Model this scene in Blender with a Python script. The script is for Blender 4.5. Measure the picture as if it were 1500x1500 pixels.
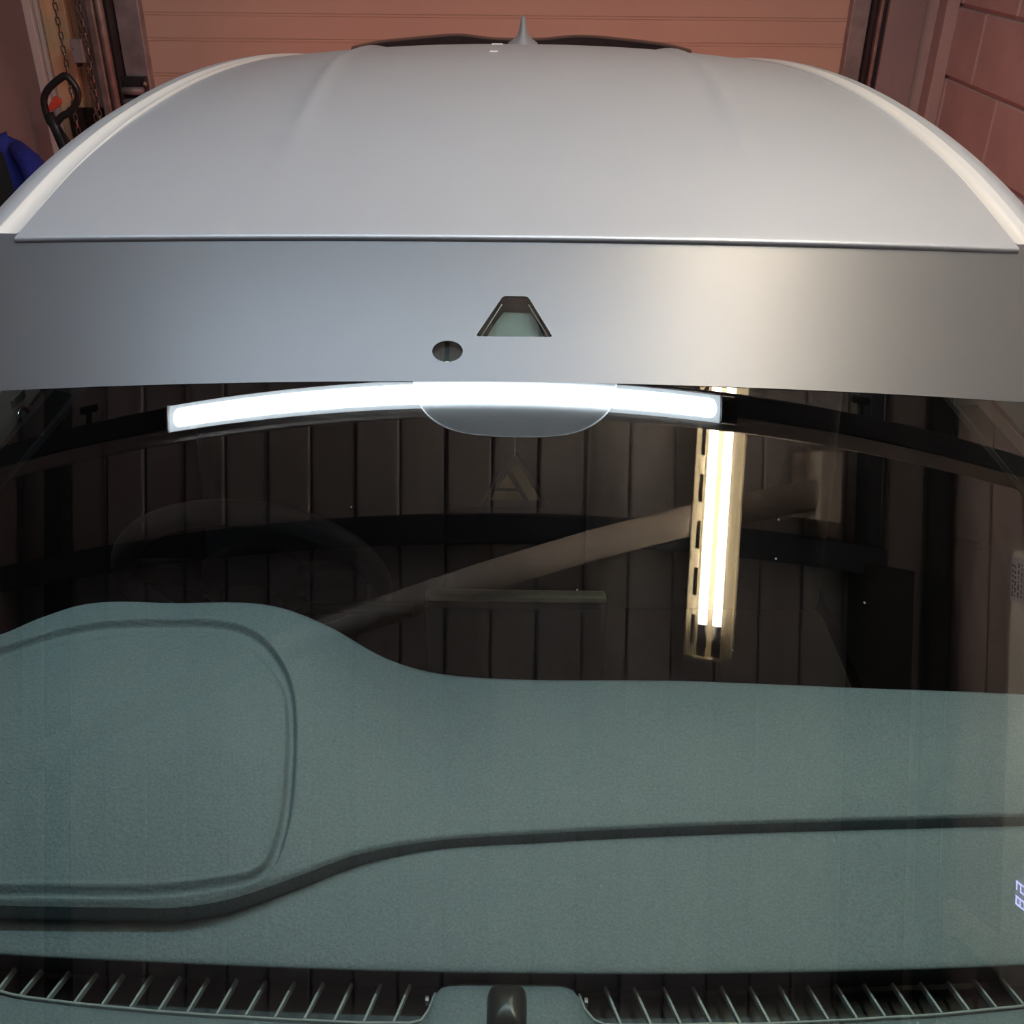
import bpy, bmesh, math, random
import numpy as np
from math import radians as R, sin, cos, pi, atan2
from mathutils import Vector, Matrix

for o in list(bpy.data.objects):
    bpy.data.objects.remove(o)
S = bpy.context.scene
C = S.collection
random.seed(4)

# ------------------------------------------------------------------ camera
CAMZ = 1.72
P, YAW, ROLL = R(31), R(.4), R(.5)
fwd = Vector((-sin(YAW) * cos(P), cos(YAW) * cos(P), -sin(P)))
right = Vector((cos(YAW), sin(YAW), 0))
down = fwd.cross(right)
r2 = right * cos(ROLL) - down * sin(ROLL)
d2 = down * cos(ROLL) + right * sin(ROLL)
cd = bpy.data.cameras.new('camera')
cam = bpy.data.objects.new('camera', cd)
C.objects.link(cam)
m = Matrix((r2, -d2, -fwd)).transposed().to_4x4()
m.translation = Vector((.006, 0, CAMZ))
cam.matrix_world = m
cd.sensor_width = 36
cd.lens = 36
cd.clip_start = .02
S.camera = cam

# ------------------------------------------------------------------ world, exposure
w = bpy.data.worlds.new('world')
S.world = w
w.use_nodes = True
w.node_tree.nodes['Background'].inputs[0].default_value = (.05, .045, .045, 1)
w.node_tree.nodes['Background'].inputs[1].default_value = 0.0
S.view_settings.view_transform = 'Standard'
S.view_settings.look = 'None'
S.view_settings.gamma = 1
S.view_settings.use_curve_mapping = False
S.view_settings.exposure = 0.15
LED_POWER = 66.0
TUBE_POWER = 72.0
TAIL_POWER = 15.0


# ------------------------------------------------------------------ materials
def mat(name, col, rough=.6, metal=0., bump=None, coat=0., var=None, emis=None, spec=.5, coat_rough=.06):
    """bump=(scale,strength,distance); var=(scale,amount) mottles the colour"""
    mt = bpy.data.materials.new(name)
    mt.use_nodes = True
    nt = mt.node_tree
    b = nt.nodes['Principled BSDF']
    b.inputs['Base Color'].default_value = (*col, 1)
    b.inputs['Roughness'].default_value = rough
    b.inputs['Metallic'].default_value = metal
    b.inputs['Specular IOR Level'].default_value = spec
    b.inputs['Coat Weight'].default_value = coat
    b.inputs['Coat Roughness'].default_value = coat_rough
    tc = nt.nodes.new('ShaderNodeTexCoord')
    if bump:
        n = nt.nodes.new('ShaderNodeTexNoise')
        n.inputs['Scale'].default_value = bump[0]
        n.inputs['Detail'].default_value = 3
        nt.links.new(tc.outputs['Object'], n.inputs['Vector'])
        bp = nt.nodes.new('ShaderNodeBump')
        bp.inputs['Strength'].default_value = bump[1]
        bp.inputs['Distance'].default_value = bump[2]
        nt.links.new(n.outputs['Fac'], bp.inputs['Height'])
        nt.links.new(bp.outputs['Normal'], b.inputs['Normal'])
    if var:
        n = nt.nodes.new('ShaderNodeTexNoise')
        n.inputs['Scale'].default_value = var[0]
        n.inputs['Detail'].default_value = 5
        nt.links.new(tc.outputs['Object'], n.inputs['Vector'])
        cr = nt.nodes.new('ShaderNodeValToRGB')
        a = var[1]
        cr.color_ramp.elements[0].position = .3
        cr.color_ramp.elements[1].position = .72
        cr.color_ramp.elements[0].color = (*[c * (1 - a) for c in col], 1)
        cr.color_ramp.elements[1].color = (*[min(1, c * (1 + a)) for c in col], 1)
        nt.links.new(n.outputs['Fac'], cr.inputs['Fac'])
        nt.links.new(cr.outputs['Color'], b.inputs['Base Color'])
    if emis:
        b.inputs['Emission Color'].default_value = (*emis[0], 1)
        b.inputs['Emission Strength'].default_value = emis[1]
    return mt


def glass_mat(name, tint, refl=2.5, dust=True):
    """thin pane: clear transmission with a Fresnel mirror of both faces, plus specks of dust"""
    mt = bpy.data.materials.new(name)
    mt.use_nodes = True
    nt = mt.node_tree
    nt.nodes.clear()
    N, L = nt.nodes.new, nt.links.new
    out = N('ShaderNodeOutputMaterial')
    tr = N('ShaderNodeBsdfTransparent')
    tr.inputs[0].default_value = (*tint, 1)
    gl = N('ShaderNodeBsdfGlossy')
    gl.inputs['Roughness'].default_value = 0.0
    # Schlick reflectance that is the same from both sides of the thin pane
    ge = N('ShaderNodeNewGeometry')
    dt = N('ShaderNodeVectorMath')
    dt.operation = 'DOT_PRODUCT'
    L(ge.outputs['Normal'], dt.inputs[0])
    L(ge.outputs['Incoming'], dt.inputs[1])

    def mth(op, a, b=None):
        q = N('ShaderNodeMath')
        q.operation = op
        for i, v in enumerate((a, b)):
            if v is None: continue
            if isinstance(v, (int, float)): q.inputs[i].default_value = v
            else: L(v, q.inputs[i])
        return q
    c_ = mth('ABSOLUTE', dt.outputs['Value'])
    p5 = mth('POWER', mth('SUBTRACT', 1.0, c_.outputs[0]).outputs[0], 5.0)
    fr = mth('MULTIPLY_ADD', p5.outputs[0], .957)
    fr.inputs[2].default_value = .043
    mu = N('ShaderNodeMath')
    mu.operation = 'MULTIPLY'
    mu.use_clamp = True
    mu.inputs[1].default_value = refl
    L(fr.outputs[0], mu.inputs[0])
    mx = N('ShaderNodeMixShader')
    L(mu.outputs[0], mx.inputs[0])
    L(tr.outputs[0], mx.inputs[1])
    L(gl.outputs[0], mx.inputs[2])
    last = mx
    if dust:
        tc = N('ShaderNodeTexCoord')
        vo = N('ShaderNodeTexVoronoi')
        vo.inputs['Scale'].default_value = 55
        L(tc.outputs['Object'], vo.inputs['Vector'])
        lt = N('ShaderNodeMath')
        lt.operation = 'LESS_THAN'
        lt.inputs[1].default_value = .055
        L(vo.outputs['Distance'], lt.inputs[0])
        wn = N('ShaderNodeTexWhiteNoise')
        L(vo.outputs['Position'], wn.inputs['Vector'])
        gt = N('ShaderNodeMath')
        gt.operation = 'GREATER_THAN'
        gt.inputs[1].default_value = .8
        L(wn.outputs['Value'], gt.inputs[0])
        an = N('ShaderNodeMath')
        an.operation = 'MULTIPLY'
        L(lt.outputs[0], an.inputs[0])
        L(gt.outputs[0], an.inputs[1])
        a2 = N('ShaderNodeMath')
        a2.operation = 'MULTIPLY'
        a2.inputs[1].default_value = .22
        L(an.outputs[0], a2.inputs[0])
        df = N('ShaderNodeBsdfDiffuse')
        df.inputs[0].default_value = (.8, .8, .8, 1)
        m2 = N('ShaderNodeMixShader')
        L(a2.outputs[0], m2.inputs[0])
        L(mx.outputs[0], m2.inputs[1])
        L(df.outputs[0], m2.inputs[2])
        last = m2
    L(last.outputs[0], out.inputs[0])
    return mt


def wood_mat(name, c1, c2):
    mt = mat(name, c1, .7)
    nt = mt.node_tree
    b = nt.nodes['Principled BSDF']
    tc = nt.nodes.new('ShaderNodeTexCoord')
    mp = nt.nodes.new('ShaderNodeMapping')
    mp.inputs['Scale'].default_value = (30, 30, 1.2)
    n = nt.nodes.new('ShaderNodeTexNoise')
    n.inputs['Scale'].default_value = 1.5
    n.inputs['Detail'].default_value = 4
    cr = nt.nodes.new('ShaderNodeValToRGB')
    cr.color_ramp.elements[0].position = .35
    cr.color_ramp.elements[1].position = .7
    cr.color_ramp.elements[0].color = (*c2, 1)
    cr.color_ramp.elements[1].color = (*c1, 1)
    nt.links.new(tc.outputs['Object'], mp.inputs['Vector'])
    nt.links.new(mp.outputs[0], n.inputs['Vector'])
    nt.links.new(n.outputs['Fac'], cr.inputs['Fac'])
    nt.links.new(cr.outputs['Color'], b.inputs['Base Color'])
    return mt


M = {
    'paint': mat('silver_paint', (.39, .42, .47), .48, .50, coat=.12, coat_rough=.2),
    'moulding': mat('roof_moulding_silver', (.66, .66, .66), .35, .25, coat=.4),
    'strip': mat('satin_grey_vinyl', (.115, .122, .135), .42, .58, bump=(900, .03, .0005)),
    'patch': mat('blue_grey_film', (.045, .058, .070), .04, spec=.5),
    'patch_edge': mat('dark_film_edge', (.03, .04, .045), .1),
    'glass': glass_mat('windscreen_glass', (.76, .88, .865)),
    'side_glass': glass_mat('side_window_glass', (.72, .78, .76), dust=False),
    'black': mat('black_plastic', (.012, .012, .013), .45),
    'gloss_black': mat('gloss_black', (.008, .008, .009), .08, coat=.5),
    'sensor': mat('smoked_sensor_lens', (.03, .025, .022), .30),
    'dash': mat('dash_grained_plastic', (.150, .182, .196), .6, bump=(330, .55, .0011), var=(520, .22)),
    'slat': mat('vent_slat_plastic', (.33, .34, .33), .45),
    'shroud': mat('camera_shroud_grey', (.13, .17, .16), .6),
    'rubber': mat('black_rubber', (.01, .01, .01), .7),
    'wheel': mat('steering_wheel_leather', (.13, .13, .135), .33, bump=(400, .2, .0006)),
    'seat': mat('dark_seat_fabric', (.035, .034, .036), .9, bump=(300, .4, .001)),
    'head': mat('headliner', (.35, .35, .34), .95),
    'pale_trim': mat('pale_pillar_trim', (.74, .76, .72), .6),
    'screen_edge': mat('screen_edge_lit', (.12, .12, .095), .4),  # light caught on the top edge, put into a paler colour
    'gold': mat('gold_print', (.72, .54, .28), .45, 0.),
    'fresh': mat('black_card', (.022, .022, .024), .5),
    'chrome': mat('bright_metal', (.7, .7, .7), .2, 1.),
    'tail': mat('red_tail_lamp', (.6, .02, .02), .2, emis=((1, .10, .04), TAIL_POWER)),
    'tyre': mat('tyre_rubber', (.015, .015, .015), .85),
    'wall': mat('mauve_wall_paint', (.28, .225, .24), .75, bump=(35, .15, .01), var=(3, .12)),
    'block': mat('painted_block', (.46, .365, .365), .7, bump=(90, .35, .004), var=(7, .10)),
    'mortar': mat('painted_mortar', (.45, .355, .355), .85, bump=(120, .5, .004)),
    'floor': mat('concrete_floor', (.50, .48, .46), .7, var=(2, .2), bump=(40, .2, .004)),
    'door': mat('beige_door_panel', (.62, .47, .38), .55, var=(2, .05)),
    'steel': mat('grey_galvanised_steel', (.34, .32, .33), .5, .4, var=(14, .25)),
    'steel_dark': mat('dark_steel', (.03, .03, .035), .5, .3),
    'rail': mat('brown_grey_rail', (.30, .24, .22), .45, .5, var=(20, .3)),
    'brace': mat('primer_steel', (.58, .52, .47), .7, var=(8, .15)),
    'beam_dark': mat('navy_steel_beam', (.06, .07, .10), .6),
    'ceil_a': mat('ceiling_sheet', (.72, .69, .71), .7, var=(3, .10)),
    'ceil_b': mat('ceiling_sheet_darker', (.64, .61, .62), .7, var=(3, .12)),
    'trim_dark': mat('dark_wall_plate', (.035, .035, .045), .7),
    'wood': wood_mat('pine_timber', (.86, .61, .38), (.72, .47, .27)),
    'wood_red': wood_mat('reddish_timber', (.58, .33, .20), (.42, .22, .13)),
    'white_pvc': mat('white_pvc', (.70, .64, .62), .5),
    'chain': mat('old_chain_steel', (.22, .19, .17), .35, .8),
    'blue': mat('blue_cloth', (.012, .022, .25), .85, bump=(60, .5, .01)),
    'blue_dark': mat('black_cloth', (.012, .012, .014), .9),
    'red': mat('red_plastic', (.62, .07, .04), .4),
    'led_body': mat('led_diffuser_cover', (.75, .80, .82), .3, emis=((.80, .92, 1), 5.5)),
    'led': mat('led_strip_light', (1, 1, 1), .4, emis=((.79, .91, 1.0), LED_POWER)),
    'cream': mat('cream_enamel', (.88, .80, .60), .4),
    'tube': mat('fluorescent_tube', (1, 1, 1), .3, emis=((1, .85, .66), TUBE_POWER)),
    'tube_end': mat('tube_end_glass', (.35, .33, .30), .2),
    'ac': mat('white_ac_plastic', (.85, .81, .75), .12, coat=.3),
    'ac_dark': mat('ac_louvre_grey', (.45, .42, .38), .4),
    'sticker': mat('mauve_sticker', (.62, .55, .60), .5),
    'ink': mat('dark_ink', (.08, .08, .12), .6),
    'digit': mat('blue_led_digit', (.3, .3, .8), .4, emis=((.55, .55, 1.0), 8)),
    'duct': mat('beige_trunking', (.70, .60, .47), .5),
}


# ------------------------------------------------------------------ helpers
def obj(name, bm, material, parent=None, smooth=False, bevel=0, segs=2):
    me = bpy.data.meshes.new(name)
    bmesh.ops.recalc_face_normals(bm, faces=bm.faces[:])
    bm.to_mesh(me)
    bm.free()
    return link(name, me, material, parent, smooth, bevel, segs)


def link(name, me, material, parent=None, smooth=False, bevel=0, segs=2):
    o = bpy.data.objects.new(name, me)
    C.objects.link(o)
    if material and not me.materials:
        me.materials.append(M[material])
    if smooth:
        me.polygons.foreach_set('use_smooth', [True] * len(me.polygons))
        me.update()
    if parent:
        o.parent = parent
        o.matrix_parent_inverse = Matrix.Translation(-parent_loc(parent))
    if bevel:
        b = o.modifiers.new('bevel', 'BEVEL')
        b.width = bevel
        b.segments = segs
        b.limit_method = 'ANGLE'
    return o


def parent_loc(p):
    # top-level empties sit at their own base; parts are modelled in world coordinates
    return p.location.copy() if p.parent is None else Vector((0, 0, 0))


def empty(name, loc=(0, 0, 0)):
    o = bpy.data.objects.new(name, None)
    o.location = loc
    o.empty_display_size = .1
    C.objects.link(o)
    return o


def tag(o, label=None, cat=None, group=None, kind=None):
    if label: o['label'] = label
    if cat: o['category'] = cat
    if group: o['group'] = group
    if kind: o['kind'] = kind
    return o


def struct(o):
    o['kind'] = 'structure'
    return o


def box(bm, x0, x1, y0, y1, z0, z1, mtx=None):
    vs = [bm.verts.new((x, y, z)) for x in (x0, x1) for y in (y0, y1) for z in (z0, z1)]
    for f in ((0, 1, 3, 2), (4, 6, 7, 5), (0, 4, 5, 1), (2, 3, 7, 6), (0, 2, 6, 4), (1, 5, 7, 3)):
        bm.faces.new([vs[i] for i in f])
    if mtx is not None:
        for v in vs: v.co = mtx @ v.co
    return vs


def boxo(name, x0, x1, y0, y1, z0, z1, material, parent=None, bevel=0, mtx=None):
    bm = bmesh.new()
    box(bm, x0, x1, y0, y1, z0, z1, mtx)
    return obj(name, bm, material, parent, bevel=bevel)


def tube(bm, pts, r, seg=10, cap=True, closed=False, rx=None):
    """sweep a circle (radius r or list of radii) along pts"""
    pts = [Vector(p) for p in pts]
    n = len(pts)
    rr = r if isinstance(r, (list, tuple)) else [r] * n
    rings = []
    prev = None
    for i in range(n):
        if closed:
            t = pts[(i + 1) % n] - pts[i - 1]
        else:
            t = pts[min(i + 1, n - 1)] - pts[max(i - 1, 0)]
        t.normalize()
        if prev is None:
            a = Vector((0, 0, 1)) if abs(t.z) < .9 else Vector((1, 0, 0))
            u = t.cross(a).normalized()
        else:
            u = (prev - t * prev.dot(t)).normalized()
        prev = u
        v = t.cross(u)
        k = rx or 1
        rings.append([bm.verts.new(pts[i] + (u * cos(2 * pi * j / seg) * k + v * sin(2 * pi * j / seg)) * rr[i]) for j in range(seg)])
    for i in range(n if closed else n - 1):
        a, b = rings[i], rings[(i + 1) % n]
        for j in range(seg):
            bm.faces.new((a[j], a[(j + 1) % seg], b[(j + 1) % seg], b[j]))
    if cap and not closed:
        bm.faces.new(rings[0])
        bm.faces.new(rings[-1])


def tubeo(name, pts, r, material, parent=None, seg=10, closed=False):
    bm = bmesh.new()
    tube(bm, pts, r, seg, closed=closed)
    return obj(name, bm, material, parent, smooth=True)


def grid_mesh(name, P, material, parent=None, smooth=True, thick=0):
    """P: array (n,m,3)"""
    n, m_, _ = P.shape
    me = bpy.data.meshes.new(name)
    idx = np.arange(n * m_).reshape(n, m_)
    f = np.stack([idx[:-1, :-1], idx[1:, :-1], idx[1:, 1:], idx[:-1, 1:]], -1).reshape(-1, 4)
    me.from_pydata(P.reshape(-1, 3).tolist(), [], f.tolist())
    o = link(name, me, material, parent, smooth)
    if thick:
        s = o.modifiers.new('solid', 'SOLIDIFY')
        s.thickness = thick
        s.offset = -1
    return o


def poly_prism(name, pts, vec, material, parent=None, bevel=0):
    """flat polygon pts extruded along vec"""
    bm = bmesh.new()
    a = [bm.verts.new(p) for p in pts]
    b = [bm.verts.new(Vector(p) + Vector(vec)) for p in pts]
    bm.faces.new(a)
    bm.faces.new(b[::-1])
    for i in range(len(a)):
        j = (i + 1) % len(a)
        bm.faces.new((a[i], a[j], b[j], b[i]))
    return obj(name, bm, material, parent, bevel=bevel)


def spline(xs, ys, q):
    """smooth interpolation (Catmull-Rom style monotone cubic), clamped ends extrapolate linearly"""
    xs, ys, q = np.asarray(xs, float), np.asarray(ys, float), np.asarray(q, float)
    dlt = np.diff(ys) / np.diff(xs)
    t = np.zeros_like(xs)
    t[1:-1] = (dlt[:-1] + dlt[1:]) / 2
    t[0], t[-1] = dlt[0], dlt[-1]
    i = np.clip(np.searchsorted(xs, q) - 1, 0, len(xs) - 2)
    h = xs[i + 1] - xs[i]
    s = (q - xs[i]) / h
    lo, hi = s < 0, s > 1
    sc = np.clip(s, 0, 1)
    r = (2 * sc**3 - 3 * sc**2 + 1) * ys[i] + (sc**3 - 2 * sc**2 + sc) * h * t[i] + (-2 * sc**3 + 3 * sc**2) * ys[i + 1] + (sc**3 - sc**2) * h * t[i + 1]
    return np.where(lo, ys[0] + (q - xs[0]) * t[0], np.where(hi, ys[-1] + (q - xs[-1]) * t[-1], r))


def sstep(a, b, x):
    t = np.clip((x - a) / (b - a), 0, 1)
    return t * t * (3 - 2 * t)


def rounded(cx, cy, hx, hy, r, n=6):
    pts = []
    for k, (sx, sy) in enumerate(((1, 1), (-1, 1), (-1, -1), (1, -1))):
        for i in range(n + 1):
            a = pi / 2 * k + pi / 2 * i / n
            pts.append((cx + sx * (hx - r) + r * cos(a), cy + sy * (hy - r) + r * sin(a)))
    return pts


# =================================================================== ROOM
RX, LX, BY, FY, CZ = 1.5, -1.75, 4.05, -3.2, 3.0
struct(boxo('floor', LX - .2, RX + .3, FY - .2, BY + .5, -.1, 0, 'floor'))
struct(boxo('wall_left', LX - .15, LX, FY, BY + .3, 0, CZ, 'wall'))
struct(boxo('wall_front', LX - .15, RX + .2, FY - .15, FY, 0, CZ, 'wall'))

# right wall of painted blocks: mortar core and every block a piece of its own
wr = struct(boxo('wall_right', RX + .012, RX + .2, FY, BY + .3, 0, CZ, 'mortar'))
bw, bh, jt = .45, .2265, .011
bm = bmesh.new()
box(bm, 0, .05, jt / 2, bw - jt / 2, jt / 2, bh - jt / 2)
block_me = bpy.data.meshes.new('block')
bmesh.ops.bevel(bm, geom=bm.edges[:], offset=.004, segments=1, affect='EDGES')
bmesh.ops.recalc_face_normals(bm, faces=bm.faces[:])
bm.to_mesh(block_me)
bm.free()
block_me.materials.append(M['block'])
z0 = 1.412 - 6 * bh - .0
for r_ in range(-1, 13):
    z = z0 + r_ * bh
    if z < 0 or z + bh > CZ + .05: continue
    y = -1.45 + (bw / 2 if r_ % 2 else 0) - .05
    while y < BY + .05:
        o = bpy.data.objects.new('block', block_me)
        C.objects.link(o)
        o.location = (RX + random.uniform(-.0015, .0015), y, z)
        o.parent = wr
        y += bw

# ceiling: sheets laid side by side, dark joints between
ce = struct(boxo('ceiling', LX - .15, RX + .2, FY - .15, BY + .3, CZ + .03, CZ + .12, 'ceil_b'))
bm = bmesh.new()
pw = .148
box(bm, 0, pw - .008, FY, BY + .25, 0, .03)
me_a = bpy.data.meshes.new('ceiling_sheet')
bmesh.ops.bevel(bm, geom=[e for e in bm.edges], offset=.006, segments=1, affect='EDGES')
bmesh.ops.recalc_face_normals(bm, faces=bm.faces[:])
bm.to_mesh(me_a)
bm.free()
me_b = me_a.copy()
me_a.materials.append(M['ceil_a'])
me_b.materials.append(M['ceil_b'])
x = -.366 - pw * 9
k = 0
while x < RX - .08:
    if x > LX:
        o = bpy.data.objects.new('ceiling_sheet', me_b if k % 3 == 1 else me_a)
        C.objects.link(o)
        o.location = (x, 0, CZ + .002 + (.006 if k % 2 else 0))
        o.parent = ce
    x += pw
    k += 1

# dark wall plates where the ceiling meets the walls
struct(boxo('trim_1', 1.405, 1.47, FY, BY, CZ - .05, CZ - .002, 'trim_dark'))
struct(boxo('trim_2', -1.62, -1.545, FY, BY, CZ - .05, CZ - .002, 'trim_dark'))

# back wall around the door opening
struct(boxo('wall_back', LX, RX + .2, BY + .12, BY + .3, 2.25, CZ, 'wall'))
DX0, DX1 = -1.42, 1.22
# sectional door: ribbed panels
dr = struct(empty('door_1', (-.1, BY, 0)))
zs = [.02, .14, .24, .34, .44, .55, .65, .75, .85, .95, 1.05, 1.15, 1.268, 1.352, 1.45, 1.55, 1.65, 1.75, 1.85, 1.95, 2.05, 2.15, 2.27]
for i in range(len(zs) - 1):
    za, zb = zs[i], zs[i + 1]
    bm = bmesh.new()
    prof = [(0, za + .0008), (-.004, za + .006), (-.004, zb - .006), (0, zb - .0008), (.03, zb - .0008), (.03, za + .0008)]
    a = [bm.verts.new((DX0, BY + .004 + p[0], p[1])) for p in prof]
    b = [bm.verts.new((DX1, BY + .004 + p[0], p[1])) for p in prof]
    bm.faces.new(a)
    bm.faces.new(b[::-1])
    for j in range(len(prof)):
        q = (j + 1) % len(prof)
        bm.faces.new((a[j], a[q], b[q], b[j]))
    obj('door_panel', bm, 'door', dr)
    if i in (10, 11, 12, 15):
        boxo('panel_lip', DX0, DX1, BY - .003, BY + .004, zb - .004, zb + .003, 'door', dr)
boxo('door_backing', DX0 + .005, DX1 - .005, BY + .032, BY + .05, .01, 2.26, 'door', dr)
# steel jambs beside the door
t3 = struct(empty('trim_3', (-1.39, BY, 0)))
boxo('jamb_plate', -1.445, -1.358, BY - .045, BY + .02, 0, 2.6, 'steel', t3, bevel=.004)
boxo('jamb_angle', -1.475, -1.447, BY - .10, BY + .02, 0, 2.6, 'steel_dark', t3, bevel=.003)
t4 = struct(empty('trim_4', (1.2, BY, 0)))
boxo('jamb_plate', 1.158, 1.222, BY - .045, BY + .02, 0, 2.6, 'steel', t4, bevel=.004)
boxo('jamb_angle', 1.224, 1.238, BY - .075, BY + .02, 0, 2.6, 'steel_dark', t4, bevel=.003)
boxo('jamb_rail', 1.240, 1.252, BY - .10, BY + .02, 0, 2.6, 'rail', t4, bevel=.003)
boxo('jamb_rail', 1.256, 1.268, BY - .085, BY + .02, 0, 2.6, 'steel_dark', t4, bevel=.003)
# grey steel column and block pier at the right corner
struct(boxo('trim_5', 1.27, 1.40, BY - .10, BY + .12, 0, CZ, 'wall', bevel=.004))
struct(boxo('trim_6', 1.40, 1.455, BY - .06, BY + .12, 0, CZ, 'block', bevel=.004))
struct(boxo('trim_7', 1.455, 1.50, BY - .13, BY + .12, 0, CZ, 'mortar', bevel=.003))
# timber and pvc at the left corner
struct(boxo('trim_8', -1.752, -1.722, BY - .09, BY + .12, 0, CZ, 'white_pvc', bevel=.004))
struct(boxo('trim_9', -1.72, -1.705, BY - .07, BY + .12, 0, CZ, 'white_pvc', bevel=.003))
struct(boxo('trim_10', -1.703, -1.615, BY - .06, BY + .12, 0, CZ, 'wood', bevel=.004))
struct(boxo('trim_11', -1.613, -1.555, BY - .03, BY + .12, 0, CZ, 'wood_red', bevel=.003))
struct(boxo('trim_12', -1.553, -1.47, BY - .01, BY + .12, 0, CZ, 'wood', bevel=.003))

# vertical door track beside the timber
tk = empty('door_track', (-1.48, BY - .14, 0))
tag(tk, 'grey vertical steel door track beside the hanging chains', 'door track')
bm = bmesh.new()
box(bm, -1.505, -1.475, BY - .16, BY - .10, 0, 2.55)
obj('channel', bm, 'rail', tk, bevel=.006)
tubeo('guide_pipe', [(-1.458, BY - .15, 0), (-1.458, BY - .15, 2.55)], .014, 'rail', tk)
boxo('back_plate', -1.54, -1.506, BY - .10, BY - .085, 0, 2.55, 'steel', tk, bevel=.002)

rb = empty('roller_bracket', (-1.40, BY - .08, 1.08))
tag(rb, 'small dark roller bracket bolted low on the door jamb', 'bracket')
boxo('plate', -1.452, -1.365, BY - .075, BY - .047, 1.03, 1.15, 'steel_dark', rb, bevel=.004)
for dz in (1.065, 1.105):
    tubeo('roller', [(-1.45, BY - .09, dz), (-1.372, BY - .09, dz)], .014, 'steel', rb)
tubeo('bolt', [(-1.372, BY - .08, 1.13), (-1.36, BY - .10, 1.13)], .008, 'chrome', rb)

# chains ------------------------------------------------------------
bm = bmesh.new()
lp = []
for i in range(14):
    a = 2 * pi * i / 14
    lp.append((cos(a) * .0062, 0, sin(a) * .0062 + (.0075 if sin(a) > 0 else -.0075)))
tube(bm, lp, .0025, 6, closed=True)
link_me = bpy.data.meshes.new('link')
bmesh.ops.recalc_face_normals(bm, faces=bm.faces[:])
bm.to_mesh(link_me)
bm.free()
link_me.materials.append(M['chain'])


def chain(x0, y, za, zb, dx, label):
    e = tag(empty('chain', (x0, y, za)), label, 'chain', 'chains for the garage door')
    n = int((zb - za) / .0225)
    for i in range(n):
        o = bpy.data.objects.new('link', link_me)
        C.objects.link(o)
        o.parent = e
        o.location = (dx * sin(i * .08) + random.uniform(-.001, .001), 0, i * .0225)
        o.rotation_euler = (0, random.uniform(-.1, .1), (pi / 2 if i % 2 else 0) + .6)
    return e


chain(-1.607, BY - .17, .98, 2.4, .006, 'rusty steel chain hanging against the reddish timber')
chain(-1.535, BY - .17, .98, 2.4, .006, 'rusty steel chain hanging from the small grey metal box')
chain(-1.512, BY - .19, 1.0, 2.4, .004, 'rusty steel chain hanging right beside the vertical door track')
gb = empty('chain_guide_box', (-1.535, BY - .17, 1.25))
tag(gb, 'small grey metal box with the chain passing through it', 'metal box')
boxo('case', -1.563, -1.52, BY - .205, BY - .155, 1.212, 1.288, 'steel', gb, bevel=.004)
tubeo('rivet', [(-1.552, BY - .204, 1.262), (-1.552, BY - .209, 1.262)], .004, 'chrome', gb)
boxo('foot_clip', -1.553, -1.545, BY - .20, BY - .17, 1.198, 1.214, 'steel_dark', gb)
bp_ = empty('bracket_plate', (-1.585, BY - .09, 1.0))
tag(bp_, 'black steel plate fixed low on the timber behind the chains', 'plate')
boxo('plate', -1.652, -1.515, BY - .125, BY - .105, .86, 1.052, 'gloss_black', bp_, bevel=.003)
poly_prism('white_arrow', [(-1.598, BY - .128, .965), (-1.590, BY - .128, .975), (-1.575, BY - .128, .955), (-1.585, BY - .128, .945)], (0, .004, 0), 'white_pvc', bp_)
poly_prism('white_arrow', [(-1.57, BY - .128, .975), (-1.535, BY - .128, 1.0), (-1.535, BY - .128, .985), (-1.56, BY - .128, .96)], (0, .004, 0), 'white_pvc', bp_)
tag(tubeo('waste_pipe', [(-1.60, 3.72, 0), (-1.60, 3.72, 1.10)], .013, 'steel', None, 12), 'short grey steel pipe standing by the timber behind the pallet truck handle', 'pipe')

# pallet truck with its looped handle --------------------------------
pt = empty('pallet_truck', (-1.38, 3.2, 0))
tag(pt, 'black looped pallet truck handle with a red lever, leaning near the timber posts', 'pallet truck')
yh = 3.2
loop = [(-1.400, 1.125), (-1.410, 1.185), (-1.392, 1.222), (-1.352, 1.252), (-1.328, 1.262), (-1.313, 1.245), (-1.303, 1.222), (-1.309, 1.195), (-1.335, 1.165), (-1.365, 1.150)]
pts = []
nL = len(loop)
for i in range(nL):
    p0, p1, p2, p3 = [loop[(i + j - 1) % nL] for j in range(4)]
    for s in (0, .25, .5, .75):
        q = [.5 * (2 * p1[c] + (p2[c] - p0[c]) * s + (2 * p0[c] - 5 * p1[c] + 4 * p2[c] - p3[c]) * s * s + (3 * p1[c] - p0[c] - 3 * p2[c] + p3[c]) * s**3) for c in (0, 1)]
        pts.append((q[0], yh, q[1]))
tubeo('handle_loop', pts, .0105, 'black', pt, 8, closed=True)
tubeo('shaft', [(-1.402, yh, 1.16), (-1.385, yh, 1.10), (-1.368, yh, 1.03), (-1.33, yh, .86), (-1.25, yh, .40), (-1.24, yh, .28)], [.014, .017, .018, .019, .02, .02], 'black', pt, 10)
poly_prism('lever', [(-1.396, yh - .008, 1.163), (-1.398, yh - .008, 1.178), (-1.375, yh - .008, 1.207), (-1.355, yh - .008, 1.20), (-1.357, yh - .008, 1.185), (-1.375, yh - .008, 1.172)], (0, .014, 0), 'red', pt, .003)
tubeo('cable', [(-1.375, yh - .01, 1.12), (-1.352, yh - .02, 1.09), (-1.338, yh - .02, 1.04), (-1.335, yh - .01, .95)], .004, 'rubber', pt, 6)
boxo('pump', -1.31, -1.17, yh - .07, yh + .07, .12, .34, 'red', pt, .012)
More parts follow.
